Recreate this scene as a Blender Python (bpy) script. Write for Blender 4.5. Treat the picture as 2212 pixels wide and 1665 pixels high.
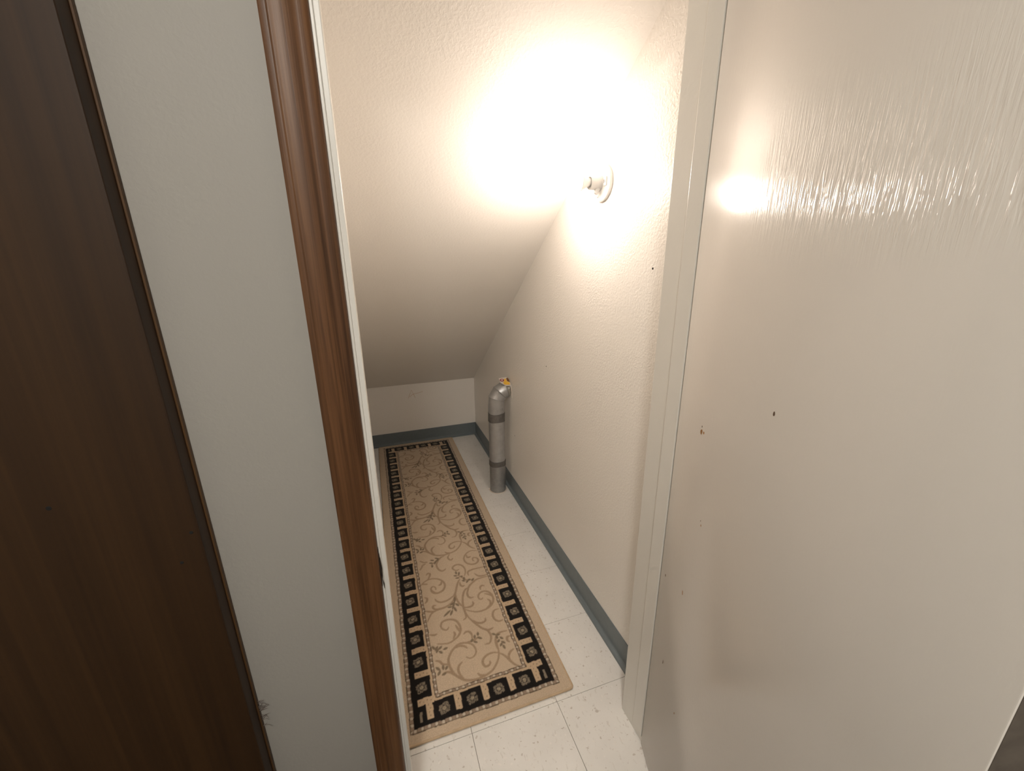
import bpy, bmesh, math, random
import numpy as np
from mathutils import Vector, Matrix

for o in list(bpy.data.objects):
    bpy.data.objects.remove(o, do_unlink=True)
S = bpy.context.scene
COL = S.collection
random.seed(7)
RNG = np.random.default_rng(7)

# ------------------------------------------------------------------ camera
cam_data = bpy.data.cameras.new('camera')
cam = bpy.data.objects.new('camera', cam_data)
COL.objects.link(cam)
F_PX = 882.78
cam_data.sensor_fit = 'HORIZONTAL'
cam_data.sensor_width = 36.0
cam_data.lens = F_PX / 2212.0 * 36.0
cam_data.clip_start = 0.02
WC = ((0.94646, -0.32265, -0.0103), (-0.10361, -0.2734, -0.9563), (0.30573, 0.90617, -0.29219))
right, down, fwd = (Vector(r).normalized() for r in WC)
rot = Matrix((right, -down, -fwd)).transposed().to_4x4()
cam.matrix_world = Matrix.Translation((-0.7709, -0.7341, 1.4784)) @ rot
S.camera = cam

# ------------------------------------------------------------------ world, exposure
W = bpy.data.worlds.new('world')
S.world = W
W.use_nodes = True
W.node_tree.nodes['Background'].inputs[0].default_value = (0.02, 0.02, 0.02, 1)
W.node_tree.nodes['Background'].inputs[1].default_value = 0.2
S.view_settings.view_transform = 'Standard'
S.view_settings.look = 'None'
S.view_settings.exposure = 0.0
S.view_settings.gamma = 1.0
S.view_settings.use_curve_mapping = False
BULB_STRENGTH = 378.0
BULB_COLOR = (1.0, 0.868, 0.765)
HALL_STRENGTH = 152.0
HALL_COLOR = (1.0, 0.95, 0.87)

# ------------------------------------------------------------------ helpers
def tag(o, label=None, cat=None, group=None, kind=None):
    if label: o['label'] = label
    if cat: o['category'] = cat
    if group: o['group'] = group
    if kind: o['kind'] = kind
    return o

def empty(name, loc, rz=0.0):
    o = bpy.data.objects.new(name, None)
    o.empty_display_size = 0.05
    COL.objects.link(o)
    o.location = loc
    o.rotation_euler = (0, 0, rz)
    return o

def link(name, bm, mat, parent=None, smooth=False):
    me = bpy.data.meshes.new(name)
    bmesh.ops.recalc_face_normals(bm, faces=bm.faces)
    bm.to_mesh(me)
    bm.free()
    if smooth:
        me.polygons.foreach_set('use_smooth', [True] * len(me.polygons))
        if hasattr(me, 'set_sharp_from_angle'):
            me.set_sharp_from_angle(angle=math.radians(35))
    o = bpy.data.objects.new(name, me)
    COL.objects.link(o)
    me.materials.append(mat)
    if parent is not None:
        o.parent = parent
    return o

def add_box(bm, lo, hi, bevel=0.0, seg=2):
    vs = [bm.verts.new((x, y, z)) for x in (lo[0], hi[0]) for y in (lo[1], hi[1]) for z in (lo[2], hi[2])]
    idx = ((0, 1, 3, 2), (4, 6, 7, 5), (0, 4, 5, 1), (2, 3, 7, 6), (0, 2, 6, 4), (1, 5, 7, 3))
    fs = [bm.faces.new([vs[i] for i in f]) for f in idx]
    if bevel > 0:
        es = list({e for f in fs for e in f.edges})
        bmesh.ops.bevel(bm, geom=es, offset=bevel, segments=seg, affect='EDGES', profile=0.5)

def box(name, lo, hi, mat, parent=None, bevel=0.0, smooth=False):
    bm = bmesh.new()
    add_box(bm, lo, hi, bevel)
    return link(name, bm, mat, parent, smooth)

def add_prism(bm, poly, ax, a, b):
    """extrude a 2-D polygon along axis ax (0,1,2) from a to b"""
    def P(q, t):
        c = [q[0], q[1]]
        c.insert(ax, t)
        return c
    A = [bm.verts.new(P(q, a)) for q in poly]
    B = [bm.verts.new(P(q, b)) for q in poly]
    n = len(poly)
    bm.faces.new(A)
    bm.faces.new(B[::-1])
    for i in range(n):
        bm.faces.new((A[i], A[(i + 1) % n], B[(i + 1) % n], B[i]))

def add_rings(bm, rings, cap0=True, cap1=True, closed=False):
    """skin a list of rings (lists of points)"""
    V = [[bm.verts.new(p) for p in r] for r in rings]
    n = len(V[0])
    m = len(V)
    for k in range(m if closed else m - 1):
        a, b = V[k], V[(k + 1) % m]
        for i in range(n):
            bm.faces.new((a[i], a[(i + 1) % n], b[(i + 1) % n], b[i]))
    if not closed:
        if cap0: bm.faces.new(V[0][::-1])
        if cap1: bm.faces.new(V[-1])

def lathe(bm, prof, origin, axis, n=48, cap0=True, cap1=True):
    """prof: list of (distance along axis, radius)"""
    ax = Vector(axis).normalized()
    u = ax.orthogonal().normalized()
    v = ax.cross(u)
    o = Vector(origin)
    rings = [[o + ax * d + (u * math.cos(2 * math.pi * i / n) + v * math.sin(2 * math.pi * i / n)) * r
              for i in range(n)] for d, r in prof]
    add_rings(bm, rings, cap0, cap1)

def add_tube(bm, pts, r, n=8):
    pts = [Vector(p) for p in pts]
    rings = []
    ref = Vector((0.3, 0.5, 0.81))
    for i, p in enumerate(pts):
        d = (pts[min(i + 1, len(pts) - 1)] - pts[max(i - 1, 0)]).normalized()
        u = d.cross(ref).normalized()
        v = d.cross(u)
        rr = r[i] if isinstance(r, (list, tuple)) else r
        rings.append([p + (u * math.cos(2 * math.pi * k / n) + v * math.sin(2 * math.pi * k / n)) * rr for k in range(n)])
    add_rings(bm, rings)

# ------------------------------------------------------------------ materials
class NT:
    def __init__(self, name):
        self.m = bpy.data.materials.new(name)
        self.m.use_nodes = True
        self.t = self.m.node_tree
        self.b = self.t.nodes['Principled BSDF']
    def n(self, typ, **kw):
        nd = self.t.nodes.new(typ)
        for k, v in kw.items():
            if k.startswith('i_'):
                nd.inputs[k[2:].replace('_', ' ')].default_value = v
            else:
                setattr(nd, k, v)
        return nd
    def l(self, a, b):
        self.t.links.new(a, b)
    def ramp(self, fac, stops):
        r = self.n('ShaderNodeValToRGB')
        e = r.color_ramp.elements
        while len(e) > 1: e.remove(e[0])
        e[0].position = stops[0][0]
        e[0].color = (*stops[0][1], 1)
        for p, c in stops[1:]:
            x = e.new(p)
            x.color = (*c, 1)
        self.l(fac, r.inputs[0])
        return r.outputs[0]
    def coord(self, scale=(1, 1, 1), world=False):
        if world:
            src = self.n('ShaderNodeNewGeometry').outputs['Position']
        else:
            src = self.n('ShaderNodeTexCoord').outputs['Object']
        mp = self.n('ShaderNodeMapping')
        mp.inputs['Scale'].default_value = scale
        self.l(src, mp.inputs[0])
        return mp.outputs[0]
    def noise(self, vec, scale, detail=3, rough=0.55, dist=0.0):
        nd = self.n('ShaderNodeTexNoise')
        nd.inputs['Scale'].default_value = scale
        nd.inputs['Detail'].default_value = detail
        nd.inputs['Roughness'].default_value = rough
        nd.inputs['Distortion'].default_value = dist
        self.l(vec, nd.inputs['Vector'])
        return nd.outputs[0]
    def math(self, op, a, b=None, c=None):
        nd = self.n('ShaderNodeMath', operation=op)
        for i, x in enumerate((a, b, c)):
            if x is None: continue
            if isinstance(x, (int, float)): nd.inputs[i].default_value = x
            else: self.l(x, nd.inputs[i])
        return nd.outputs[0]
    def mixc(self, fac, a, b):
        nd = self.n('ShaderNodeMix', data_type='RGBA')
        if isinstance(fac, (int, float)): nd.inputs[0].default_value = fac
        else: self.l(fac, nd.inputs[0])
        for k, x in ((6, a), (7, b)):
            if isinstance(x, tuple): nd.inputs[k].default_value = (*x, 1)
            else: self.l(x, nd.inputs[k])
        return nd.outputs[2]
    def bump(self, h, strength, dist=0.002):
        nd = self.n('ShaderNodeBump')
        nd.inputs['Strength'].default_value = strength
        nd.inputs['Distance'].default_value = dist
        self.l(h, nd.inputs['Height'])
        self.l(nd.outputs[0], self.b.inputs['Normal'])
    def set(self, **kw):
        for k, v in kw.items():
            k = k.replace('_', ' ')
            if isinstance(v, tuple) and len(v) == 3: v = (*v, 1)
            if hasattr(v, 'node'): self.l(v, self.b.inputs[k])
            else: self.b.inputs[k].default_value = v
        return self

def paint(name, col, rough=0.5, peel=1.0, spec=0.4, peel_scale=130.0):
    t = NT(name)
    v = t.coord(world=True)
    big = t.noise(v, 2.3, 3)
    c = t.mixc(t.math('MULTIPLY', big, 0.35), col, tuple(x * 0.93 for x in col))
    t.set(Base_Color=c, Roughness=rough, Specular_IOR_Level=spec)
    a = t.noise(v, peel_scale, 2, 0.5, 0.4)
    a = t.ramp(a, [(0.38, (0, 0, 0)), (0.66, (1, 1, 1))])
    b = t.noise(v, peel_scale * 2.7, 2, 0.5)
    h = t.math('ADD', a, t.math('MULTIPLY', b, 0.4))
    patch = t.ramp(t.noise(v, 3.1, 2), [(0.35, (0.35, 0.35, 0.35)), (0.65, (1, 1, 1))])
    h = t.math('MULTIPLY', h, patch)
    t.bump(h, peel, 0.0011)
    return t.m

def plain(name, col, rough=0.5, metallic=0.0, spec=0.5, bump=0.0, bscale=200.0, var=0.0):
    t = NT(name)
    t.set(Base_Color=col, Roughness=rough, Metallic=metallic, Specular_IOR_Level=spec)
    if var > 0:
        v = t.coord(world=True)
        nz = t.ramp(t.noise(v, 40, 4), [(0.3, tuple(x * (1 - var) for x in col)), (0.7, tuple(min(1, x * (1 + var)) for x in col))])
        t.set(Base_Color=nz)
    if bump > 0:
        t.bump(t.noise(t.coord(world=True), bscale, 3), bump, 0.001)
    return t.m

def wood(name, dark, mid, light, rough=0.4, scale=1.0, coat=0.0, bump=0.15):
    t = NT(name)
    v = t.coord((1, 1, 0.045), world=True)
    warp = t.noise(v, 9 * scale, 3, 0.5, 0.6)
    fine = t.noise(t.coord((1, 1, 0.012), world=True), 300 * scale, 3, 0.6)
    mids = t.noise(t.coord((1, 1, 0.02), world=True), 70 * scale, 4, 0.6, 0.3)
    f = t.math('ADD', t.math('MULTIPLY', warp, 0.45), t.math('ADD', t.math('MULTIPLY', mids, 0.4), t.math('MULTIPLY', fine, 0.15)))
    c = t.ramp(f, [(0.36, dark), (0.5, mid), (0.64, light)])
    t.set(Base_Color=c, Roughness=rough, Specular_IOR_Level=0.4, Coat_Weight=coat)
    t.bump(fine, bump, 0.0006)
    return t.m

M = {}
M['closet_wall'] = paint('closet_wall_paint', (0.915, 0.875, 0.815), 0.36, 0.65, 0.45)
M['closet_slope'] = paint('closet_slope_paint', (0.915, 0.875, 0.815), 0.5, 0.3)
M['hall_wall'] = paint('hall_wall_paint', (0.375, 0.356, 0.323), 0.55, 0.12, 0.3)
M['trim_white'] = paint('trim_white_paint', (0.78, 0.755, 0.70), 0.35, 0.12, 0.45, 60)
M['ceiling_white'] = paint('ceiling_white_paint', (0.8, 0.79, 0.76), 0.7, 0.6)
M['wood_casing'] = wood('stained_casing_wood', (0.048, 0.020, 0.0075), (0.130, 0.058, 0.023), (0.205, 0.100, 0.043), 0.45, 1.9, 0.0, 0.25)
M['wood_panel'] = wood('dark_panel_wood', (0.021, 0.0085, 0.0020), (0.037, 0.0160, 0.0040), (0.056, 0.025, 0.0070), 0.58, 0.55, 0.0, 0.1)
M['wood_edge'] = wood('raw_edge_wood', (0.05, 0.023, 0.008), (0.075, 0.035, 0.012), (0.10, 0.05, 0.018), 0.55, 1.0)
M['wood_dark'] = plain('dark_splinter_wood', (0.02, 0.012, 0.007), 0.8)
M['vinyl'] = plain('grey_blue_vinyl', (0.168, 0.197, 0.210), 0.42, 0.0, 0.4, 0.06, 90, 0.05)
M['galv'] = None
M['carpet'] = plain('brown_carpet', (0.04, 0.034, 0.027), 0.95, 0.0, 0.1, 0.8, 420, 0.25)
M['grout'] = plain('tile_joint', (0.16, 0.125, 0.10), 0.9)
M['porcelain'] = plain('white_porcelain', (0.82, 0.80, 0.77), 0.25, 0.0, 0.5)
M['tape'] = plain('dull_grey_tape', (0.17, 0.16, 0.15), 0.5, 0.35, 0.4, 0.25, 160, 0.2)
M['caulk'] = plain('white_caulk', (0.72, 0.64, 0.56), 0.6)
M['steel'] = plain('bright_steel', (0.55, 0.55, 0.55), 0.3, 1.0)
M['card'] = plain('white_card', (0.66, 0.60, 0.54), 0.5)
M['yellow'] = plain('yellow_print', (0.86, 0.50, 0.06), 0.45)
M['red'] = plain('red_print', (0.36, 0.06, 0.06), 0.45)
M['brown_print'] = plain('brown_print', (0.20, 0.09, 0.03), 0.5)
M['chip'] = plain('bare_wood_chip', (0.34, 0.17, 0.06), 0.8)
M['chip_dark'] = plain('dark_chip', (0.10, 0.055, 0.03), 0.8)
M['crayon'] = plain('orange_crayon', (0.62, 0.42, 0.29), 0.8)
M['hole'] = plain('dark_hole', (0.008, 0.007, 0.006), 0.9)
M['dust'] = plain('grey_dust', (0.16, 0.13, 0.11), 0.95)
M['binding'] = plain('beige_binding', (0.56, 0.42, 0.28), 0.9, 0.0, 0.1, 0.6, 500, 0.12)
M['door_edge'] = plain('dark_door_edge', (0.13, 0.11, 0.09), 0.6, 0.0, 0.3, 0.2, 120, 0.2)  # latch edge coloured darker than the enamelled door faces

t = NT('galvanised_steel')
v = t.coord(world=True)
f = t.noise(v, 26, 4, 0.6)
t.set(Base_Color=t.ramp(f, [(0.3, (0.47, 0.475, 0.48)), (0.7, (0.57, 0.575, 0.58))]), Metallic=0.75,
      Roughness=t.ramp(f, [(0.3, (0.44,) * 3), (0.7, (0.34,) * 3)]))
t.bump(t.noise(v, 60, 2), 0.06, 0.001)
M['galv'] = t.m
t = NT('old_galvanised_steel')
v = t.coord(world=True)
f = t.noise(v, 45, 5, 0.65)
t.set(Base_Color=t.ramp(f, [(0.3, (0.29, 0.29, 0.285)), (0.7, (0.38, 0.38, 0.37))]), Metallic=0.55, Roughness=0.5)
t.bump(t.noise(v, 70, 3), 0.1, 0.001)
M['galv_old'] = t.m
t = NT('foil_tape')
v = t.coord(world=True)
f = t.noise(v, 55, 3, 0.6, 1.2)
t.set(Base_Color=(0.60, 0.585, 0.55), Metallic=0.95, Roughness=0.3)
t.bump(f, 0.9, 0.006)
M['foil'] = t.m

# vinyl tile: pale with streaky flecks
t = NT('vinyl_tile')
v = t.coord((1, 1, 1), world=True)
base = t.ramp(t.noise(v, 7, 4), [(0.3, (0.765, 0.745, 0.71)), (0.7, (0.825, 0.805, 0.77))])
vd = t.n('ShaderNodeTexVoronoi', feature='F1')
vd.inputs['Scale'].default_value = 105
vd.inputs['Randomness'].default_value = 1.0
warpn = t.n('ShaderNodeTexNoise')
warpn.inputs['Scale'].default_value = 60
t.l(v, warpn.inputs['Vector'])
wv = t.n('ShaderNodeVectorMath', operation='MULTIPLY_ADD')
t.l(warpn.outputs['Color'], wv.inputs[0])
wv.inputs[1].default_value = (0.022, 0.012, 0.0)
t.l(v, wv.inputs[2])
t.l(wv.outputs[0], vd.inputs['Vector'])
sel = t.ramp(t.n('ShaderNodeSeparateColor').outputs[0], [(0, (0, 0, 0))])
sc = t.n('ShaderNodeSeparateColor')
t.l(vd.outputs['Color'], sc.inputs[0])
pick = t.math('GREATER_THAN', sc.outputs[0], 0.60)
spot = t.math('LESS_THAN', vd.outputs['Distance'], t.math('MULTIPLY', sc.outputs[1], 0.42))
fl = t.math('MULTIPLY', pick, spot)
fcol = t.ramp(sc.outputs[2], [(0.0, (0.42, 0.36, 0.30)), (0.6, (0.60, 0.54, 0.48)), (1.0, (0.9, 0.87, 0.83))])
smudge = t.ramp(t.noise(t.coord((1.0, 0.55, 1), world=True), 95, 3, 0.6, 0.8), [(0.60, (0, 0, 0)), (0.70, (1, 1, 1))])
base = t.mixc(t.math('MULTIPLY', smudge, 0.55), base, (0.59, 0.55, 0.50))
c = t.mixc(t.math('MULTIPLY', fl, 0.6), base, fcol)
t.set(Base_Color=c, Roughness=0.34, Specular_IOR_Level=0.4)
t.bump(t.noise(v, 110, 3), 0.25, 0.0006)
M['tile'] = t.m

# rug pile: colour carried by the woven pattern attribute
t = NT('woven_pile')
at = t.n('ShaderNodeAttribute', attribute_name='weave')
v = t.coord()
nz = t.ramp(t.noise(v, 420, 2, 0.6), [(0.25, (0.78,) * 3), (0.75, (1.12,) * 3)])
mx = t.n('ShaderNodeMix', data_type='RGBA', blend_type='MULTIPLY')
mx.inputs[0].default_value = 1.0
t.l(at.outputs['Color'], mx.inputs[6])
t.l(nz, mx.inputs[7])
t.set(Base_Color=mx.outputs[2], Roughness=0.95, Specular_IOR_Level=0.1, Sheen_Weight=0.15)
t.bump(t.noise(v, 520, 2, 0.6), 0.5, 0.0015)
M['pile'] = t.m

# glossy door enamel with brush ridges
t = NT('door_enamel')
v = t.coord()
sx = t.n('ShaderNodeSeparateXYZ')
t.l(v, sx.inputs[0])
big = t.noise(v, 2.0, 3)
t.set(Base_Color=t.mixc(t.math('MULTIPLY', big, 0.4), (0.78, 0.735, 0.675), (0.735, 0.69, 0.63)), Roughness=0.165, Specular_IOR_Level=0.38)
ridge = t.noise(t.coord((1, 1, 0.075)), 215, 2, 0.55, 0.9)
ridge = t.ramp(ridge, [(0.36, (0, 0, 0)), (0.64, (1, 1, 1))])
# brushed patch: x 0.16..0.66, z 1.40..1.75
mxn = t.n('ShaderNodeMapRange', interpolation_type='SMOOTHSTEP')
t.l(sx.outputs[0], mxn.inputs[0]); mxn.inputs[1].default_value = 0.13; mxn.inputs[2].default_value = 0.33
mz1 = t.n('ShaderNodeMapRange', interpolation_type='SMOOTHSTEP')
t.l(sx.outputs[2], mz1.inputs[0]); mz1.inputs[1].default_value = 1.45; mz1.inputs[2].default_value = 1.54
mz2 = t.n('ShaderNodeMapRange', interpolation_type='SMOOTHSTEP')
t.l(sx.outputs[2], mz2.inputs[0]); mz2.inputs[1].default_value = 1.71; mz2.inputs[2].default_value = 1.60
mask = t.math('MULTIPLY', mxn.outputs[0], t.math('MULTIPLY', mz1.outputs[0], mz2.outputs[0]))
mask = t.math('MULTIPLY', mask, t.ramp(t.noise(v, 6, 2), [(0.3, (0.35,) * 3), (0.6, (1, 1, 1))]))
mask = t.math('ADD', t.math('MULTIPLY', mask, 0.5), 0.015)
peel = t.noise(t.coord((1, 1, 0.5)), 160, 2, 0.5)
peelm = t.math('MULTIPLY', t.math('MULTIPLY', peel, 0.10), t.ramp(sx.outputs[0], [(0.02, (0.25,) * 3), (0.2, (1, 1, 1))]))
h = t.math('ADD', t.math('MULTIPLY', ridge, mask), peelm)
t.bump(h, 0.8, 0.0016)
M['door'] = t.m

def emission(name, col, s):
    t = NT(name)
    t.set(Base_Color=(0.9, 0.9, 0.88), Emission_Color=col, Emission_Strength=s, Roughness=0.3)
    return t.m
M['bulb_base'] = plain('white_bulb_plastic', (0.85, 0.84, 0.82), 0.4)
M['bulb'] = emission('lit_bulb_glass', BULB_COLOR, BULB_STRENGTH)
M['dome'] = emission('lit_dome_glass', HALL_COLOR, HALL_STRENGTH)

# ------------------------------------------------------------------ measured layout (metres)
YB, ZB, SL = 2.577, 0.517, 0.6975       # closet depth, low wall height, stair slope
XL = -0.905                              # closet left wall
JL, JR = -0.8041, -0.0975                # jamb faces
WT = 0.115                               # front wall thickness
HEAD = 2.04
HC = 2.42                                # hall ceiling
TX, TY, TP = -0.2987, 0.2092, 0.3048      # a tile corner and the tile pitch
slope_z = lambda y: ZB + SL * (YB - y)

# ------------------------------------------------------------------ setting: closet
fl = box('floor', (XL - 0.02, TY - TP, -0.06), (0.02, YB + 0.02, -0.003), M['grout'])
tag(fl, 'pale speckled vinyl tile floor inside the narrow closet', 'floor', kind='structure')
cols = [(XL, TX - TP), (TX - TP, TX), (TX, 0.0)]
rows = [(TY - TP, TY)]
y = TY
while y < YB - 1e-4:
    rows.append((y, min(y + TP, YB)))
    y += TP
mesh_cache = {}
for ci, (x0, x1) in enumerate(cols):
    for (y0, y1) in rows:
        key = (round(x1 - x0, 4), round(y1 - y0, 4))
        g = 0.0007
        if key not in mesh_cache:
            bm = bmesh.new()
            add_box(bm, (g, g, -0.003), (key[0] - g, key[1] - g, 0.0), 0.0004, 1)
            o = link('tile', bm, M['tile'], fl)
            mesh_cache[key] = o.data
        else:
            o = bpy.data.objects.new('tile', mesh_cache[key])
            COL.objects.link(o)
            o.parent = fl
        o.location = (x0, y0, 0)

wr = box('wall_right', (0.0, WT, -0.06), (0.1, YB + 0.1, HC), M['closet_wall'])
tag(wr, 'cream textured closet wall that carries the bare bulb lamp', 'wall', kind='structure')
wb = box('wall_back', (XL - 0.1, YB, -0.06), (0.0, YB + 0.1, 0.9), M['closet_wall'])
tag(wb, 'low cream end wall beneath the sloping closet ceiling', 'wall', kind='structure')
wl = box('wall_left', (XL - 0.1, WT, -0.06), (XL, YB, HC), M['closet_wall'])
tag(wl, 'cream closet wall beside the runner rug behind the door jamb', 'wall', kind='structure')
bm = bmesh.new()
add_prism(bm, [(WT, slope_z(WT)), (YB, ZB), (YB, ZB + 0.09), (WT, slope_z(WT) + 0.09)], 0, XL, 0.0)
ce = link('ceiling', bm, M['closet_slope'])
tag(ce, 'cream sloping closet ceiling under the stairs', 'ceiling', kind='structure')

# small marks on the closet walls
for (yy, zz, r) in ((0.2838, 1.4525, 0.0036), (1.0293, 0.9879, 0.0032), (1.5067, 0.4233, 0.0030)):
    bm = bmesh.new()
    lathe(bm, [(0, r), (0.0006, r * 0.8)], (0.0001, yy, zz), (-1, 0, 0), 10)
    link('nail_hole', bm, M['hole'], wr)
bm = bmesh.new()
for pts in ([(-0.5599, 0.3987), (-0.545, 0.432), (-0.5291, 0.466), (-0.515, 0.43), (-0.5039, 0.3975)],
            [(-0.548, 0.408), (-0.525, 0.427), (-0.5064, 0.4307), (-0.47, 0.437), (-0.4386, 0.4449)]):
    add_tube(bm, [(px, YB - 0.0002, pz) for px, pz in pts], 0.0012, 6)
link('crayon_mark', bm, M['crayon'], wb)

# vinyl cove base: profile (distance from wall, height)
HB = 0.1095
prof = [(0.0, 0.0), (0.0, HB), (0.0022, HB), (0.0032, HB - 0.002), (0.0032, 0.021), (0.0042, 0.0165), (0.0068, 0.0135), (0.0120, 0.0122), (0.0175, 0.0105), (0.0192, 0.0080), (0.0192, 0.0)]
bm = bmesh.new()
add_prism(bm, [(-d, z) for d, z in prof], 1, WT, YB)
tag(link('baseboard_right', bm, M['vinyl']), 'grey blue vinyl cove base along the lamp wall', 'baseboard', kind='structure')
bm = bmesh.new()
add_prism(bm, [(YB - d, z) for d, z in prof], 0, XL, -0.0001)
tag(link('baseboard_back', bm, M['vinyl']), 'grey blue vinyl cove base across the low end wall', 'baseboard', kind='structure')
bm = bmesh.new()
add_prism(bm, [(XL + d, z) for d, z in prof], 1, WT, YB - 0.024)
tag(link('baseboard_left', bm, M['vinyl']), 'grey blue vinyl cove base behind the runner rug edge', 'baseboard', kind='structure')

# ------------------------------------------------------------------ setting: hall
HX0, HX1, HY = -1.95, 2.1, -2.4
bm = bmesh.new()
add_box(bm, (HX0, 0, -0.06), (JL - 0.02, WT, HC))
add_box(bm, (JR + 0.02, 0, -0.06), (HX1, WT, HC))
add_box(bm, (JL - 0.02, 0, HEAD + 0.02), (JR + 0.02, WT, HC))
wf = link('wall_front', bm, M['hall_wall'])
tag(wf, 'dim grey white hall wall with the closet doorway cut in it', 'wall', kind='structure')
bm = bmesh.new()
add_box(bm, (HX0, HY, -0.06), (HX1, TY - TP, 0.0))
add_box(bm, (HX0, TY - TP, -0.06), (XL - 0.02, 0.0, 0.0))
add_box(bm, (0.02, TY - TP, -0.06), (HX1, 0.0, 0.0))
tag(link('floor_hall', bm, M['carpet']), 'dark brown carpeted hall floor beyond the open door', 'floor', kind='structure')
tag(box('ceiling_hall', (HX0, HY, HC), (HX1, WT, HC + 0.1), M['ceiling_white']), 'white flat hall ceiling', 'ceiling', kind='structure')
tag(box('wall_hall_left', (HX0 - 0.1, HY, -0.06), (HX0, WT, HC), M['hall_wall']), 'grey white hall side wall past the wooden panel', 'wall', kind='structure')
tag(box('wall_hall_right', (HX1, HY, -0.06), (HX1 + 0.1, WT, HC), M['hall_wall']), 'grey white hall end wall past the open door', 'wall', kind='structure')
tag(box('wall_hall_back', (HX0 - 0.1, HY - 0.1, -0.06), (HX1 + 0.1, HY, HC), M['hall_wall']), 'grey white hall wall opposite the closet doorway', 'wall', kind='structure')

# door casing: (offset from outer edge, projection)
cas = [(0.0, 0.0), (0.0, 0.0150), (0.0025, 0.0165), (0.0095, 0.0168), (0.0110, 0.0158), (0.0130, 0.0157), (0.0150, 0.0164),
       (0.028, 0.0155), (0.040, 0.0132), (0.0435, 0.0112), (0.0465, 0.0112), (0.0540, 0.0100), (0.0590, 0.0078), (0.0612, 0.0045), (0.0612, 0.0)]
CX0 = -0.8702
bm = bmesh.new()
add_prism(bm, [(CX0 + a, -b) for a, b in cas], 2, 0.0, HEAD + 0.066)
t1 = link('trim_1', bm, M['wood_casing'], None, True)
tag(t1, 'brown stained wooden door casing with a chipped inner edge beside grey wall', 'door casing', kind='structure')
bm = bmesh.new()
add_prism(bm, [(0.0 - a, -b) for a, b in cas], 2, 0.0, HEAD + 0.066)
tag(link('trim_2', bm, M['wood_casing'], None, True), 'brown stained wooden door casing hidden behind the white door', 'door casing', kind='structure')
bm = bmesh.new()
add_prism(bm, [(-b, HEAD + 0.066 - a) for a, b in cas], 0, CX0 + 0.0615, -0.0615)
tag(link('trim_3', bm, M['wood_casing'], None, True), 'brown stained wooden casing across the head of the doorway', 'door casing', kind='structure')
# splintered notch on the casing
bm = bmesh.new()
for (dx, z0, z1, w) in ((0.0, 0.845, 0.925, 0.0026), (0.0022, 0.862, 0.915, 0.0018), (0.0036, 0.838, 0.862, 0.0012), (-0.001, 0.86, 0.94, 0.0014)):
    add_tube(bm, [(-0.8085 + dx, -0.0035, z0), (-0.8088 + dx, -0.0042, (z0 + z1) / 2), (-0.8078 + dx * 0.4, -0.0035, z1)], [0.0003, w, 0.0003], 6)
link('splinter', bm, M['wood_dark'], t1)

# white painted jamb set
jf = empty('trim_4', ((JL + JR) / 2, WT / 2, 0))
tag(jf, 'white painted door jamb with a narrow stop strip around the doorway', 'door jamb', kind='structure')
off = Matrix.Translation((-(JL + JR) / 2, -WT / 2, 0))
def jbox(name, lo, hi, bev=0.0012):
    o = box(name, lo, hi, M['trim_white'], jf, bev)
    o.data.transform(off)
    return o
jbox('jamb', (JL - 0.02, 0.0, 0.0), (JL, WT, HEAD + 0.02))
jbox('jamb', (JR, 0.0, 0.0), (JR + 0.02, WT, HEAD + 0.02))
jbox('head_jamb', (JL, 0.0, HEAD), (JR, WT, HEAD + 0.02))
jbox('door_stop', (JL, 0.0015, 0.0), (JL + 0.0088, 0.042, HEAD), 0.0014)
jbox('door_stop', (JR - 0.006, 0.005, 0.028), (JR, 0.050, HEAD), 0.0018)
jbox('head_stop', (JL + 0.0088, 0.010, HEAD - 0.009), (JR - 0.006, 0.042, HEAD), 0.0018)

# ------------------------------------------------------------------ the open white door
TH = math.radians(-18.2)
door = empty('door_1', (-0.1035, 0.0005, 0), math.atan2(-math.cos(TH), math.sin(TH)))
tag(door, 'white painted flush door standing open with brushed glossy enamel and small chips', 'door', kind='structure')
DW, DT, DZ0, DZ1 = 0.672, 0.035, 0.006, 2.03
bm = bmesh.new()
add_box(bm, (0.0, 0.0, DZ0), (DW, DT, DZ1), 0.0015, 2)
link('slab', bm, M['door'], door, True)
box('latch_edge', (DW - 0.001, 0.0016, DZ0 + 0.002), (DW + 0.0006, DT - 0.0016, DZ1 - 0.002), M['door_edge'], door)
def flake(name, x, z, w, h, mat, seed, tilt=0.0):
    rr = random.Random(seed)
    n = 9
    bm = bmesh.new()
    pts = []
    for i in range(n):
        a = 2 * math.pi * i / n
        k = 0.65 + 0.45 * rr.random()
        px, pz = math.cos(a) * w / 2 * k, math.sin(a) * h / 2 * k
        pts.append((x + px * math.cos(tilt) - pz * math.sin(tilt), z + px * math.sin(tilt) + pz * math.cos(tilt)))
    add_prism(bm, pts, 1, -0.00025, 0.0004)
    link(name, bm, mat, door)
for k, (fx, fz, fw, fh, fm, ft) in enumerate((
        (0.115, 1.129, 0.010, 0.0125, 'chip', 0.0), (0.125, 1.131, 0.005, 0.008, 'chip', 0.0), (0.115, 1.141, 0.003, 0.005, 'chip_dark', 0.0),
        (0.326, 1.251, 0.0055, 0.0085, 'chip_dark', 0.0), (0.166, 0.935, 0.003, 0.006, 'chip', 0.0), (0.162, 0.944, 0.002, 0.004, 'chip_dark', 0.0),
        (0.030, 0.684, 0.005, 0.010, 'chip_dark', 0.0), (0.128, 0.722, 0.004, 0.014, 'chip', 0.2), (0.076, 0.441, 0.0035, 0.015, 'chip_dark', 0.0),
        (0.168, 0.385, 0.003, 0.008, 'chip', 0.0))):
    flake('paint_chip', fx, fz, fw, fh, M[fm], k + 1, ft)

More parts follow.
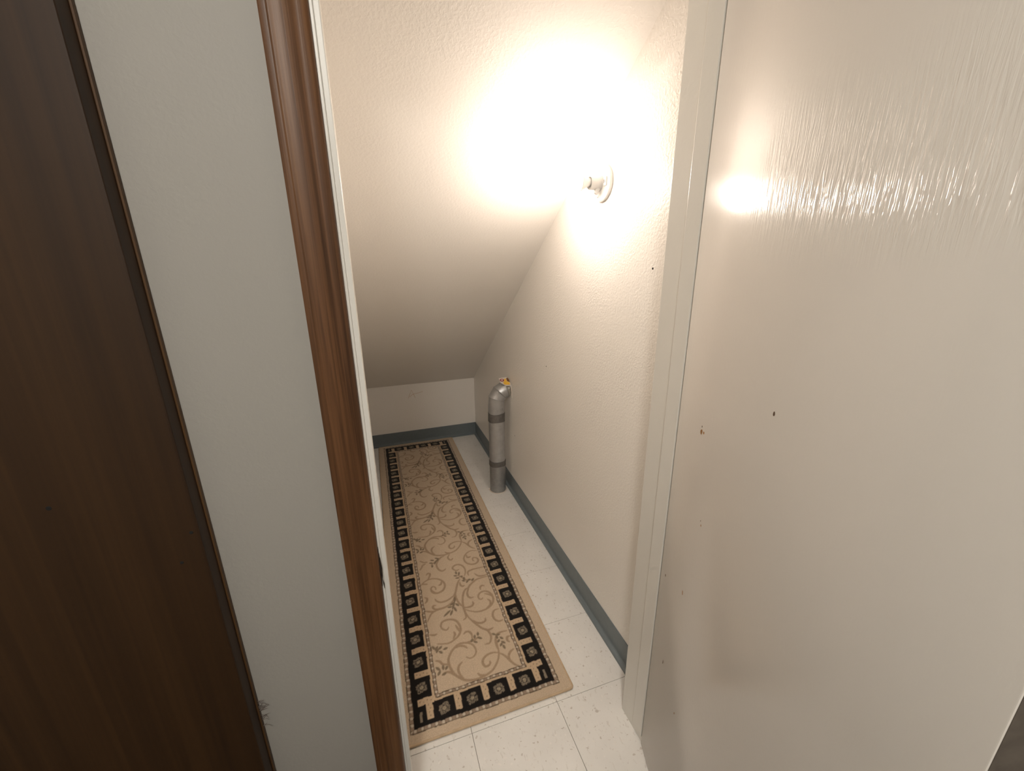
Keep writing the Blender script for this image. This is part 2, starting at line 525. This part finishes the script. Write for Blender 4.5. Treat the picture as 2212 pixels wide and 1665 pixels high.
# ------------------------------------------------------------------ dark wooden panel against the hall wall
wp = empty('wooden_panel', (-1.46, -0.02, 0))
tag(wp, 'tall dark brown stained wooden panel standing flat against the grey hall wall', 'panel')
def pbox(name, lo, hi, mat, bev):
    o = box(name, lo, hi, mat, wp, bev)
    o.data.transform(Matrix.Translation((1.46, 0.02, 0)))
    return o
pbox('board', (-1.86, -0.040, 0.0), (-1.0705, -0.0008, 2.25), M['wood_panel'], 0.0025)
pbox('edge_strip', (-1.0705, -0.0085, 0.0), (-1.0675, -0.0008, 2.25), M['wood_edge'], 0.0008)
for (px, pz, r) in ((-1.2368, 1.1469, 0.0035), (-1.0813, 1.0675, 0.003), (-1.1044, 1.016, 0.0028)):
    bm = bmesh.new()
    lathe(bm, [(0, r), (0.0005, r * 0.7)], (px + 1.46, -0.040 + 0.02, pz), (0, -1, 0), 10)
    link('nail_hole', bm, M['hole'], wp)
# dust tuft caught between panel and wall
bm = bmesh.new()
rr = random.Random(3)
for i in range(26):
    z0 = 0.575 + rr.random() * 0.075
    l = 0.006 + rr.random() * 0.012
    a = rr.uniform(-0.9, 0.9)
    p0 = (-1.068, -0.002 - rr.random() * 0.004, z0)
    p1 = (-1.068 + l * 0.6, -0.003, z0 + l * a * 0.5)
    p2 = (-1.068 + l, -0.002 - rr.random() * 0.004, z0 + l * a + 0.003 * rr.uniform(-1, 1))
    add_tube(bm, [p0, p1, p2], [0.0004, 0.00035, 0.0002], 4)
du = link('dust', bm, M['dust'])
tag(du, 'wispy grey dust caught on the hall wall along the wooden panel edge', 'dust', kind='stuff')

# ------------------------------------------------------------------ bare bulb lamp on the closet wall
LY, LZ = 0.577, 1.7195
lamp = empty('wall_lamp', (0, LY, LZ))
tag(lamp, 'white porcelain lampholder with a lit bare bulb and pull chain', 'lamp')
bm = bmesh.new()
lathe(bm, [(0.0, 0.0555), (0.006, 0.0572), (0.0105, 0.0565), (0.0135, 0.053), (0.0165, 0.044), (0.0175, 0.030), (0.018, 0.004)], (0, 0, 0), (-1, 0, 0), 64)
link('base', bm, M['porcelain'], lamp, True)
bm = bmesh.new()
lathe(bm, [(0.016, 0.0265), (0.021, 0.0235), (0.030, 0.0215), (0.052, 0.0215), (0.0545, 0.0205), (0.0545, 0.0175), (0.045, 0.0165), (0.042, 0.003)], (0, 0, 0), (-1, 0, 0), 48)
link('socket', bm, M['porcelain'], lamp, True)
# A-shaped bulb
bp = [(0.046, 0.0128), (0.055, 0.0132), (0.064, 0.0150), (0.072, 0.0190), (0.080, 0.0235)]
cxb, rb = 0.0985, 0.0300
for k in range(0, 15):
    a = math.radians(128 - k * 128 / 14)
    bp.append((cxb + rb * math.cos(a), max(0.0004, rb * math.sin(a))))
bp = [q for q in bp if not (0.0795 < q[0] < 0.0805 and q[1] < 0.0235)]
split = 0.0962
lo_p = [k for k in bp if k[0] <= split]
hi_p = [lo_p[-1]] + [k for k in bp if k[0] > split]
bm = bmesh.new()
lathe(bm, lo_p, (0, 0, 0), (-1, 0, 0), 40, True, False)
bl = link('bulb', bm, M['bulb_base'], lamp, True)
bm = bmesh.new()
lathe(bm, hi_p, (0, 0, 0), (-1, 0, 0), 40, False, True)
link('globe', bm, M['bulb'], bl, True)
# outlet-like slots, screw bosses and chain spout
bm = bmesh.new()
add_box(bm, (-0.0215, -0.046, -0.014), (-0.0155, -0.033, 0.014), 0.002, 2)
link('outlet_block', bm, M['porcelain'], lamp, True)
for dy in (-0.0425, -0.0365):
    bm = bmesh.new()
    add_box(bm, (-0.0219, dy - 0.0008, -0.005), (-0.0212, dy + 0.0008, 0.005))
    link('outlet_slot', bm, M['hole'], lamp)
for dz in (0.040, -0.040):
    bm = bmesh.new()
    lathe(bm, [(0.0135, 0.0042), (0.0180, 0.0040), (0.0192, 0.002)], (0, 0.006, dz), (-1, 0, 0), 14)
    link('screw', bm, M['steel'], lamp, True)
bm = bmesh.new()
add_tube(bm, [(-0.022, -0.006, -0.014), (-0.030, -0.008, -0.026), (-0.033, -0.009, -0.034)], [0.0080, 0.0072, 0.0062], 16)
link('chain_spout', bm, M['porcelain'], lamp, True)
bm = bmesh.new()
for i in range(22):
    bmesh.ops.create_icosphere(bm, subdivisions=1, radius=0.0011, matrix=Matrix.Translation((-0.0332 - 0.0002 * i, -0.009, -0.036 - i * 0.0026)))
link('pull_chain', bm, M['steel'], lamp, True)

# ------------------------------------------------------------------ hall ceiling light (lights the hall)
hl = empty('ceiling_lamp', (-1.04, -1.45, HC))
tag(hl, 'round white dome ceiling lamp lit in the hall', 'lamp')
bm = bmesh.new()
lathe(bm, [(0.0, 0.15), (0.02, 0.15), (0.025, 0.14)], (0, 0, 0), (0, 0, -1), 48)
link('base', bm, M['porcelain'], hl, True)
bm = bmesh.new()
lathe(bm, [(0.024, 0.138)] + [(0.024 + 0.075 * math.sin(a), 0.138 * math.cos(a)) for a in (0.25, 0.5, 0.75, 1.0, 1.25, 1.5)], (0, 0, 0), (0, 0, -1), 48)
link('dome', bm, M['dome'], hl, True)

# ------------------------------------------------------------------ duct pipe
PX, PY, PR = -0.0865, 1.612, 0.0515
pipe = empty('duct_pipe', (PX, PY, 0))
tag(pipe, 'galvanised steel duct pipe rising from the tiles and elbowing into the wall', 'pipe')
bm = bmesh.new()
lathe(bm, [(0.0, PR + 0.001), (0.208, PR + 0.001)], (0, 0, 0), (0, 0, 1), 48)
link('lower_pipe', bm, M['galv_old'], pipe, True)
bm = bmesh.new()
lathe(bm, [(0.208, PR), (0.225, PR), (0.229, PR + 0.0014), (0.233, PR), (0.54, PR)], (0, 0, 0), (0, 0, 1), 48)
up = link('upper_pipe', bm, M['galv'], pipe, True)
bm = bmesh.new()
sa = math.radians(-82)
add_tube(bm, [(PR * math.cos(sa), PR * math.sin(sa), 0.232), (PR * math.cos(sa), PR * math.sin(sa), 0.505)], 0.0018, 8)
link('seam', bm, M['galv'], up, True)
for (z0, z1, e) in ((0.190, 0.224, 0.0036), (0.500, 0.556, 0.0020)):
    bm = bmesh.new()
    rings = []
    for k in range(5):
        f = k / 4
        rings.append([((PR + e + 0.0006 * math.sin(7 * a + k)) * math.cos(a), (PR + e + 0.0006 * math.sin(7 * a + k)) * math.sin(a),
                       z0 + (z1 - z0) * f + (0.0022 * math.sin(3 * a + 1.3 * k) if k in (0, 4) else 0)) for a in [2 * math.pi * i / 48 for i in range(48)]])
    add_rings(bm, rings)
    link('tape_band', bm, M['tape'], pipe, True)
# four-gore elbow bending towards the wall (+x)
BR = 0.0868
ZC = 0.622
def gore_ring(ang, grow=0.0, n=48):
    """mitre plane at bend angle ang: centre line is a circle of radius BR about (BR,0,ZC)"""
    out = []
    for i in range(n):
        a = 2 * math.pi * i / n
        rr_ = BR - (PR + grow) * math.cos(a) * -1
        rr_ = BR + (PR + grow) * math.cos(a)
        out.append((BR - rr_ * math.cos(ang), (PR + grow) * math.sin(a), ZC + rr_ * math.sin(ang)))
    return out
cuts = [0.0, math.radians(17), math.radians(45), math.radians(73), math.radians(90)]
elbow_mats = (M['galv'], M['galv'], M['galv'], M['foil'])
for k in range(4):
    bm = bmesh.new()
    if k == 0:
        rings = [[(PR * math.cos(a + math.pi), PR * math.sin(a), 0.552) for a in [2 * math.pi * i / 48 for i in range(48)]],
                 [((PR + 0.001) * math.cos(a + math.pi), (PR + 0.001) * math.sin(a), 0.556) for a in [2 * math.pi * i / 48 for i in range(48)]]]
        rings = [[(-PR * math.cos(2 * math.pi * i / 48), PR * math.sin(2 * math.pi * i / 48), zz) for i in range(48)] for zz in (0.550, 0.60)]
        rings.append(gore_ring(cuts[1], 0.0))
        rings.append(gore_ring(cuts[1] + 0.02, 0.0036))
    elif k < 3:
        a0, a1 = cuts[k], cuts[k + 1]
        rings = [gore_ring(a0 + 0.02, 0.0036), gore_ring(a0 + 0.05, 0.0004), gore_ring(a1 - 0.02, 0.0004), gore_ring(a1 + 0.015, 0.0036)]
        # straighten: gores are cylinders between mitre planes, so ruled between the two rings
    else:
        rings = [gore_ring(cuts[3] + 0.015, 0.0034), gore_ring(cuts[3] + 0.05, -0.001), gore_ring(math.radians(89), -0.001)]
        rings.append([(BR - 0.0003, q[1], q[2]) for q in rings[-1]])
    add_rings(bm, rings)
    g = link('elbow_gore' if k < 3 else 'foil_sleeve', bm, elbow_mats[k], pipe, True)
bm = bmesh.new()
for i in range(5):
    a = math.radians(-100 + i * 11)
    zt = 0.585 + 0.0012 * i
    add_tube(bm, [((PR + 0.0003) * math.cos(a), (PR + 0.0003) * math.sin(a), zt - 0.012), ((PR + 0.0003) * math.cos(a), (PR + 0.0003) * math.sin(a), zt + 0.006)], 0.0011, 6)
link('crimp', bm, M['galv_old'], pipe, True)
bm = bmesh.new()
n = 48
rings = []
for k in range(8):
    b = 2 * math.pi * k / 8
    rings.append([((PR + 0.004 + 0.0045 * math.cos(b) + 0.001 * math.sin(5 * 2 * math.pi * i / n)) * math.cos(2 * math.pi * i / n),
                   (PR + 0.004 + 0.0045 * math.cos(b) + 0.001 * math.sin(5 * 2 * math.pi * i / n)) * math.sin(2 * math.pi * i / n),
                   0.0006 + 0.003 * max(0, math.sin(b))) for i in range(n)])
add_rings(bm, rings, closed=True)
link('caulk_ring', bm, M['caulk'], pipe, True)
bm = bmesh.new()
add_tube(bm, [(BR - 0.004, -PR - 0.002, 0.735), (BR - 0.003, -PR - 0.006, 0.715), (BR - 0.0015, -PR - 0.009, 0.685), (BR - 0.0015, -PR - 0.010, 0.662)], [0.0028, 0.0026, 0.0024, 0.001], 8)
link('sealing_strip', bm, M['caulk'], pipe, True)

# ------------------------------------------------------------------ small printed packet lying on the elbow
tilt = math.radians(24)
off_r = PR + 0.0042
pk = empty('paper_packet', (PX + 0.058, PY - off_r * math.sin(tilt), ZC + BR + off_r * math.cos(tilt)))
pk.rotation_euler = (tilt, 0, math.radians(-6))
tag(pk, 'small white paper packet with yellow and red print lying on the duct elbow', 'packet')
outl = [(-0.040, 0.030), (-0.036, -0.012), (-0.006, -0.046), (0.022, -0.046), (0.026, -0.010), (0.018, 0.034)]
bm = bmesh.new()
add_prism(bm, outl, 2, 0.0, 0.006)
bmesh.ops.bevel(bm, geom=list(bm.edges), offset=0.0012, segments=2, affect='EDGES')
link('card', bm, M['card'], pk, True)
bm = bmesh.new()
add_prism(bm, [(-0.014, -0.036), (0.018, -0.040), (0.021, -0.020), (0.006, -0.006), (0.004, 0.022), (-0.006, 0.018), (-0.012, -0.006), (-0.020, -0.018)], 2, 0.0058, 0.0070)
link('yellow_print', bm, M['yellow'], pk)
bm = bmesh.new()
add_prism(bm, [(0.007, 0.022), (0.008, -0.004), (0.023, -0.018), (0.022, 0.010), (0.016, 0.030)], 2, 0.0058, 0.0067)
link('brown_print', bm, M['brown_print'], pk)
bm = bmesh.new()
lathe(bm, [(0.0058, 0.0135), (0.0067, 0.0135)], (-0.022, 0.008, 0), (0, 0, 1), 20)
dsc = link('red_print', bm, M['red'], pk)
bm = bmesh.new()
lathe(bm, [(0.0066, 0.0055), (0.0072, 0.0055)], (-0.022, 0.008, 0), (0, 0, 1), 14)
link('white_print', bm, M['card'], dsc)

# ------------------------------------------------------------------ runner rug (pattern lines in millimetres from the pattern's front centre)
VINES = [
    [(-3,568), (-9,544), (-20,518), (-34,495), (-56,481), (-80,474), (-109,472), (-131,462), (-144,444), (-155,424)],
    [(-66,478), (-90,476), (-112,478), (-122,490), (-118,501), (-109,499)],
    [(-106,537), (-101,523), (-84,510), (-60,510), (-40,517), (-26,527)],
    [(-155,482), (-136,473), (-118,469)],
    [(-114,608), (-115,588), (-103,572), (-84,568), (-65,577), (-56,587)],
    [(-150,561), (-140,551), (-143,536), (-152,527)],
    [(-12,532), (-13,506), (-7,476), (5,454)],
    [(39,554), (22,526), (12,491), (7,458), (7,431), (8,407), (5,391), (-8,383)],
    [(51,550), (41,526), (40,504), (49,491), (62,491)],
    [(7,449), (24,443), (43,444), (53,455), (52,467)],
    [(12,435), (30,420), (57,406), (83,404), (111,411), (135,429), (146,456), (142,487), (125,506), (103,508), (86,494), (84,475), (92,467), (101,472)],
    [(116,493), (136,481), (145,466)],
    [(120,459), (128,444), (123,424), (104,412)],
    [(8,425), (16,390), (30,360), (43,338), (57,317), (75,300), (82,276), (79,257), (68,240), (50,240)],
    [(31,367), (45,350), (62,343), (79,348), (83,361)],
    [(66,306), (82,300), (101,304)],
    [(151,390), (131,388), (118,368), (120,342), (134,327), (151,328)],
    [(151,271), (129,273), (109,269), (97,250), (91,230), (90,206)],
    [(-74,368), (-83,358), (-97,364), (-105,382), (-97,401), (-78,407), (-54,402), (-37,387), (-29,361), (-30,337), (-43,315), (-63,302), (-86,294), (-110,298), (-130,305)],
    [(-58,339), (-56,325), (-66,308)],
    [(-45,369), (-40,351), (-35,333)],
    [(-21,315), (-11,322), (2,318), (9,302), (6,282)],
    [(-15,274), (2,272), (18,276), (32,281)],
    [(-154,357), (-138,350), (-127,352)],
    [(155,244), (143,242), (139,228), (145,218)],
    [(-34,211), (-19,201), (-2,207), (8,223), (5,247), (-5,262), (-24,273), (-50,276), (-75,262), (-92,243), (-102,223), (-103,204), (-99,180), (-91,159), (-75,138), (-56,122), (-31,114), (-7,112), (23,117), (47,126), (67,144), (82,165), (91,189), (94,218), (97,248), (104,267)],
    [(-66,264), (-48,267), (-30,258), (-23,248)],
    [(-54,196), (-67,187), (-74,171), (-72,150), (-62,131)],
    [(89,187), (71,194), (49,194), (29,184), (20,168), (24,151), (36,148), (47,156), (47,164)],
    [(-8,132), (1,121), (17,118)],
    [(94,183), (109,166), (121,142), (132,122), (147,107)],
    [(151,183), (135,176), (123,161), (122,144)],
    [(-150,235), (-135,227), (-125,212), (-103,204)],
    [(-134,170), (-121,176), (-105,171), (-92,157), (-78,141)],
    [(-17,808), (-38,801), (-54,785), (-75,774), (-91,763)],
    [(-33,803), (-53,781), (-66,754), (-62,722), (-49,704), (-35,705), (-27,712)],
    [(10,810), (-1,791), (3,772), (14,766), (21,776)],
    [(152,793), (123,800), (95,787), (77,760), (76,732), (86,712), (105,700), (126,700), (142,715), (140,736), (122,744), (116,728), (121,719)],
    [(93,776), (94,758), (103,755), (111,759)],
    [(35,687), (23,682), (11,692), (7,707), (19,720), (38,721), (56,707), (64,680), (61,655), (52,635)],
    [(21,649), (39,627), (58,601), (87,600)],
    [(162,663), (129,664), (101,664), (78,658), (71,648), (72,631)],
    [(102,633), (116,612), (135,606), (159,607)],
    [(155,595), (130,595), (101,592), (78,578), (58,561), (45,535), (38,514), (43,498)],
    [(48,555), (31,540), (20,518), (16,503)],
    [(26,621), (14,604), (1,575), (-9,548), (-26,523)],
    [(22,601), (21,583), (29,571), (38,574)],
    [(-160,638), (-141,656), (-122,665), (-100,666), (-75,656), (-56,635), (-49,608), (-59,581), (-78,570), (-97,571), (-111,588), (-115,604), (-105,615), (-94,605), (-94,590)],
    [(-77,614), (-66,617), (-61,633)],
    [(-124,700), (-116,708), (-106,701), (-114,678), (-124,665)],
    [(-147,645), (-130,639)],
    [(104,523), (106,538), (117,546), (126,540)],
    [(-140,808), (-130,798)],
    [(-126,793), (-110,790)],
    [(-136,772), (-121,780)],
    [(-147,748), (-136,765)],
]
LEAVES = [
    [(-19,519), (-24,491)],
    [(-22,481), (-11,463)],
    [(-29,490), (-47,478)],
    [(-33,463), (-27,437)],
    [(-42,469), (-60,471)],
    [(-43,449), (-56,425)],
    [(-52,452), (-84,428)],
    [(-25,494), (-42,454)],
    [(32,289), (35,305)],
    [(16,281), (20,296)],
    [(29,282), (44,269)],
    [(-1,270), (9,281)],
    [(10,268), (22,258)],
    [(89,278), (102,268)],
    [(104,266), (119,265)],
    [(102,261), (105,248)],
    [(115,252), (125,239)],
    [(100,232), (110,243)],
    [(115,231), (127,218)],
    [(105,212), (115,224)],
    [(116,213), (119,195)],
    [(-153,301), (-145,284)],
    [(-144,279), (-132,295)],
    [(-141,268), (-133,283)],
    [(-131,279), (-117,290)],
    [(-130,271), (-119,258)],
    [(-112,273), (-96,276)],
    [(-152,208), (-139,191)],
    [(-139,189), (-150,173)],
    [(-126,207), (-127,189)],
    [(-119,187), (-110,200)],
    [(-134,170), (-119,175)],
    [(-90,800), (-73,790)],
    [(-65,807), (-52,799)],
    [(-60,780), (-49,803)],
    [(-74,764), (-63,788)],
    [(-98,779), (-82,774)],
    [(-86,761), (-89,743)],
    [(17,677), (17,657)],
    [(32,668), (26,647)],
    [(3,652), (18,645)],
    [(8,633), (26,630)],
    [(34,638), (43,633)],
    [(48,627), (43,606)],
    [(35,609), (46,599)],
    [(51,588), (62,599)],
    [(61,603), (75,604)],
    [(78,590), (91,605)],
]
RC, RY = -0.5285, 0.262                 # pattern centre line, front pattern line (world)
HWX, LEN = 0.2665, 2.255                 # half width and length inside the outer dark line
MARG, MARGF = 0.0375, 0.030              # plain border outside it
DX = 0.002
rug = empty('runner_rug', (RC, RY + LEN / 2, 0))
tag(rug, 'beige runner rug with scrolling vines and a black squared border', 'rug')

nx = int(round(2 * (HWX + MARG) / DX)) + 1
ny = int(round((LEN + 2 * MARGF) / DX)) + 1
gx = np.linspace(-HWX - MARG, HWX + MARG, nx)
gy = np.linspace(-MARGF, LEN + MARGF, ny)
X, Y = np.meshgrid(gx, gy)
# slightly wobbly weave so that lines are not ruler straight
wob = lambda a, s, ph: 0.0007 * np.sin(a * s + ph) + 0.0004 * np.sin(a * s * 2.7 + 2 * ph)
Xp = X + wob(Y, 60, 0.4)
Yp = Y + wob(X, 75, 1.1)

BEIGE = np.array((0.60, 0.475, 0.345))
SCROLL = np.array((0.39, 0.28, 0.185))
LEAF = np.array((0.22, 0.165, 0.11))
BLACK = np.array((0.012, 0.0095, 0.0085))
LINE = np.array((0.11, 0.08, 0.052))
BEADL = np.array((0.60, 0.52, 0.42))
BEADD = np.array((0.34, 0.255, 0.19))
BARC = np.array((0.58, 0.43, 0.285))
ROSE = np.array((0.25, 0.205, 0.15))
ROSEL = np.array((0.44, 0.37, 0.26))
col = np.empty((ny, nx, 3))
col[:] = BEIGE
hgt = np.zeros((ny, nx))

dxs = HWX - np.abs(Xp)                    # distance inside from side lines
dys = np.minimum(Yp, LEN - Yp)            # distance inside from end lines
d = np.minimum(dxs, dys)
side = dxs < dys                          # True where the side border rules
s_along = np.where(side, Yp, Xp)

# ---- field vines
field = d > 0.108
def stroke(pts, half, color, taper=True, soft=0.0026):
    P = np.array(pts, float) / 1000.0
    # smooth with Catmull-Rom
    if len(P) > 2:
        Q = [P[0]]
        E = np.vstack([2 * P[0] - P[1], P, 2 * P[-1] - P[-2]])
        for i in range(1, len(E) - 2):
            for u in np.linspace(0, 1, 7)[1:]:
                p0, p1, p2, p3 = E[i - 1], E[i], E[i + 1], E[i + 2]
                Q.append(0.5 * ((2 * p1) + (-p0 + p2) * u + (2 * p0 - 5 * p1 + 4 * p2 - p3) * u * u + (-p0 + 3 * p1 - 3 * p2 + p3) * u ** 3))
        P = np.array(Q)
    m = len(P) - 1
    for per in (-1, 0, 1, 2, 3):
        oy = per * 0.7035
        for i in range(m):
            a, b = P[i] + (0, oy), P[i + 1] + (0, oy)
            f = (i + 0.5) / m
            h = half * (0.55 + 0.55 * math.sin(math.pi * min(1, max(0, f)))) if taper else half
            lo = np.minimum(a, b) - h - 0.004
            hi = np.maximum(a, b) + h + 0.004
            i0, i1 = np.searchsorted(gx, lo[0]), np.searchsorted(gx, hi[0])
            j0, j1 = np.searchsorted(gy, lo[1]), np.searchsorted(gy, hi[1])
            if i1 <= i0 or j1 <= j0: continue
            xs, ys = X[j0:j1, i0:i1], Y[j0:j1, i0:i1]
            ab = b - a
            L2 = max(1e-9, ab @ ab)
            tt = np.clip(((xs - a[0]) * ab[0] + (ys - a[1]) * ab[1]) / L2, 0, 1)
            dist = np.hypot(xs - a[0] - tt * ab[0], ys - a[1] - tt * ab[1])
            hh = h
            if color is LEAF:
                hh = h * np.clip(1.15 * np.sin(np.pi * np.clip(0.12 + 0.8 * tt, 0, 1)), 0.15, 1)
            k = np.clip((hh - dist) / soft + 0.5, 0, 1) * field[j0:j1, i0:i1]
            k = k * (0.85 if color is SCROLL else 0.95)
            c = col[j0:j1, i0:i1]
            new = c * (1 - k[..., None]) + color * k[..., None]
            col[j0:j1, i0:i1] = np.minimum(c, new)
            hgt[j0:j1, i0:i1] = np.minimum(hgt[j0:j1, i0:i1], -0.0008 * k)
for l in VINES: stroke(l, 0.0042, SCROLL)
for l in LEAVES: stroke(l, 0.0050, LEAF, False)

# ---- borders
def put(mask, c):
    col[mask] = c
inside = d >= 0
def beads(lo, hi, phase):
    mk = inside & (d >= lo) & (d < hi)
    cyc = ((s_along + phase) / 0.0232) % 1.0
    mid = (d - (lo + hi) / 2) / ((hi - lo) / 2)
    r = np.hypot((cyc - 0.25) / 0.21, mid / 0.95)
    lt = mk & (r < 1)
    put(mk, BEADD)
    dv = mk & ((np.abs(cyc - 0.5) < 0.05) | (cyc < 0.04))
    put(dv, LINE * 2.0)
    put(lt, BEADL)
    hgt[lt] = 0.0006
band = inside & (d < 0.108)
put(band, BEIGE)
put(inside & (d < 0.0028), LINE)
beads(0.0028, 0.0145, 0.0)
put(inside & (d >= 0.0145) & (d < 0.086), BLACK)
put(inside & (d >= 0.086) & (d < 0.0945), BARC)
put(inside & (d >= 0.0945) & (d < 0.0972), LINE)
beads(0.0972, 0.106, 0.006)
put(inside & (d >= 0.1055) & (d < 0.108), LINE)

# bars between the squares
def centres(total, pitch, first):
    n = int(round((total - 2 * first) / pitch))
    return [first + (total - 2 * first) * k / n for k in range(n + 1)]
bar_d0, bar_d1 = 0.0335, 0.0865
bw = 0.0120
ys_c = centres(LEN, 0.103, 0.0955)
xs_c = [q - HWX for q in centres(2 * HWX, 0.0985, 0.0705)]
sd = (dxs >= bar_d0) & (dxs < bar_d1 + 0.002)
for yc in ys_c:
    mk = sd & (np.abs(Yp - yc) < bw) & inside & (dys > 0.05)
    put(mk, BARC)
    for q in range(4):
        dd = bar_d0 + 0.008 + q * 0.0125
        put(mk & (np.hypot((dxs - dd) / 0.0018, (Yp - yc - 0.0022 * (-1) ** q) / 0.0028) < 1), BARC * 0.45)
ed = (dys >= bar_d0 - 0.003) & (dys < bar_d1 + 0.002)
for xc in xs_c:
    mk = ed & (np.abs(Xp - xc) < bw * 0.95) & inside & (dxs > 0.05)
    put(mk, BARC)
    for q in range(4):
        dd = bar_d0 + 0.008 + q * 0.0125
        put(mk & (np.hypot((dys - dd) / 0.0028, (Xp - xc - 0.0022 * (-1) ** q) / 0.0018) < 1), BARC * 0.45)
# rosettes in the squares
def rosette(cx, cy):
    rx, ry = Xp - cx, Yp - cy
    r = np.hypot(rx, ry)
    mk = r < 0.024
    if not mk.any(): return
    a = np.arctan2(ry, rx)
    sq = np.maximum(np.abs(rx), np.abs(ry))
    pet = (r < 0.0215 * (0.74 + 0.34 * np.abs(np.cos(2 * a + 0.785)))) & (sq < 0.019)
    nz = RNG.random(r.shape)
    put(pet & (nz > 0.22), ROSE)
    put((r > 0.0085) & (r < 0.0105) & pet, BLACK * 3)
    put(r < 0.0062, ROSEL)
    put((r < 0.0062) & (np.abs(((rx + ry) / 0.0045) % 1 - 0.5) < 0.16), ROSE * 0.7)
ROS_D = 0.053
for a, b in zip(ys_c[:-1], ys_c[1:]):
    for sgn in (-1, 1):
        rosette(sgn * (HWX - ROS_D), (a + b) / 2)
for a, b in zip(xs_c[:-1], xs_c[1:]):
    for yy in (ROS_D - 0.002, LEN - ROS_D + 0.002):
        rosette((a + b) / 2, yy)
for sx_ in (-1, 1):
    for yy in (0.047, LEN - 0.047):
        mk = (np.abs(Xp - sx_ * (HWX - 0.040)) < 0.0042) & (np.abs(Yp - yy) < 0.017)
        put(mk, ROSE * 1.1)
# yarn variation, soft edges
col *= (1 + 0.10 * (RNG.random((ny, nx, 1)) - 0.5))
lowf = 0.5 + 0.5 * np.sin(Y * 9 + 2 * np.sin(X * 11)) * np.sin(X * 17 + 1.3)
col *= (0.93 + 0.06 * lowf)[..., None]
sm = col.copy()
sm[1:-1, 1:-1] = 0.6 * col[1:-1, 1:-1] + 0.1 * (col[2:, 1:-1] + col[:-2, 1:-1] + col[1:-1, 2:] + col[1:-1, :-2])
col = sm
edge = np.minimum(np.minimum(gx[None, :] - gx[0], gx[-1] - gx[None, :]), np.minimum(gy[:, None] - gy[0], gy[-1] - gy[:, None]))
hgt = 0.0088 + hgt + 0.0005 * (RNG.random((ny, nx)) - 0.5) - 0.0022 * np.clip(1 - edge / 0.006, 0, 1) ** 2
hgt += 0.0008 * np.sin(Y * 7.0 + 0.6) * np.sin(X * 9.0)
verts = np.empty((ny * nx, 3), np.float32)
verts[:, 0] = X.ravel()
verts[:, 1] = Y.ravel() - LEN / 2
verts[:, 2] = hgt.ravel()
ii = np.arange(ny * nx).reshape(ny, nx)
quads = np.stack([ii[:-1, :-1], ii[:-1, 1:], ii[1:, 1:], ii[1:, :-1]], -1).reshape(-1, 4)
me = bpy.data.meshes.new('pile')
me.vertices.add(len(verts))
me.vertices.foreach_set('co', verts.ravel())
me.loops.add(quads.size)
me.loops.foreach_set('vertex_index', quads.ravel().astype(np.int32))
me.polygons.add(len(quads))
me.polygons.foreach_set('loop_start', (np.arange(len(quads)) * 4).astype(np.int32))
me.polygons.foreach_set('loop_total', np.full(len(quads), 4, np.int32))
me.update(calc_edges=True)
ca = me.color_attributes.new('weave', 'FLOAT_COLOR', 'POINT')
rgba = np.ones((ny * nx, 4), np.float32)
rgba[:, :3] = np.clip(col.reshape(-1, 3), 0, 1)
ca.data.foreach_set('color', rgba.ravel())
me.polygons.foreach_set('use_smooth', np.ones(len(quads), bool))
me.materials.append(M['pile'])
po = bpy.data.objects.new('pile', me)
COL.objects.link(po)
po.parent = rug
# backing slab and serged binding round the edge
hx, hy = HWX + MARG, LEN / 2 + MARGF
box('backing', (-hx + 0.001, -hy + 0.001, 0.0005), (hx - 0.001, hy - 0.001, 0.0055), M['binding'], rug)
bm = bmesh.new()
R0 = 0.012
path = []
for (cx_, cy_, a0) in ((hx - R0, hy - R0, 0), (-hx + R0, hy - R0, 90), (-hx + R0, -hy + R0, 180), (hx - R0, -hy + R0, 270)):
    for k in range(6):
        a = math.radians(a0 + 18 * k)
        path.append((cx_ + R0 * math.cos(a), cy_ + R0 * math.sin(a), math.cos(a), math.sin(a)))
rings = []
for (px, py, ca_, sa_) in path:
    rings.append([(px + 0.0042 * math.cos(b) * ca_, py + 0.0042 * math.cos(b) * sa_, 0.0047 + 0.0045 * math.sin(b)) for b in [2 * math.pi * q / 10 for q in range(10)]])
add_rings(bm, rings, closed=True)
link('binding', bm, M['binding'], rug, True)
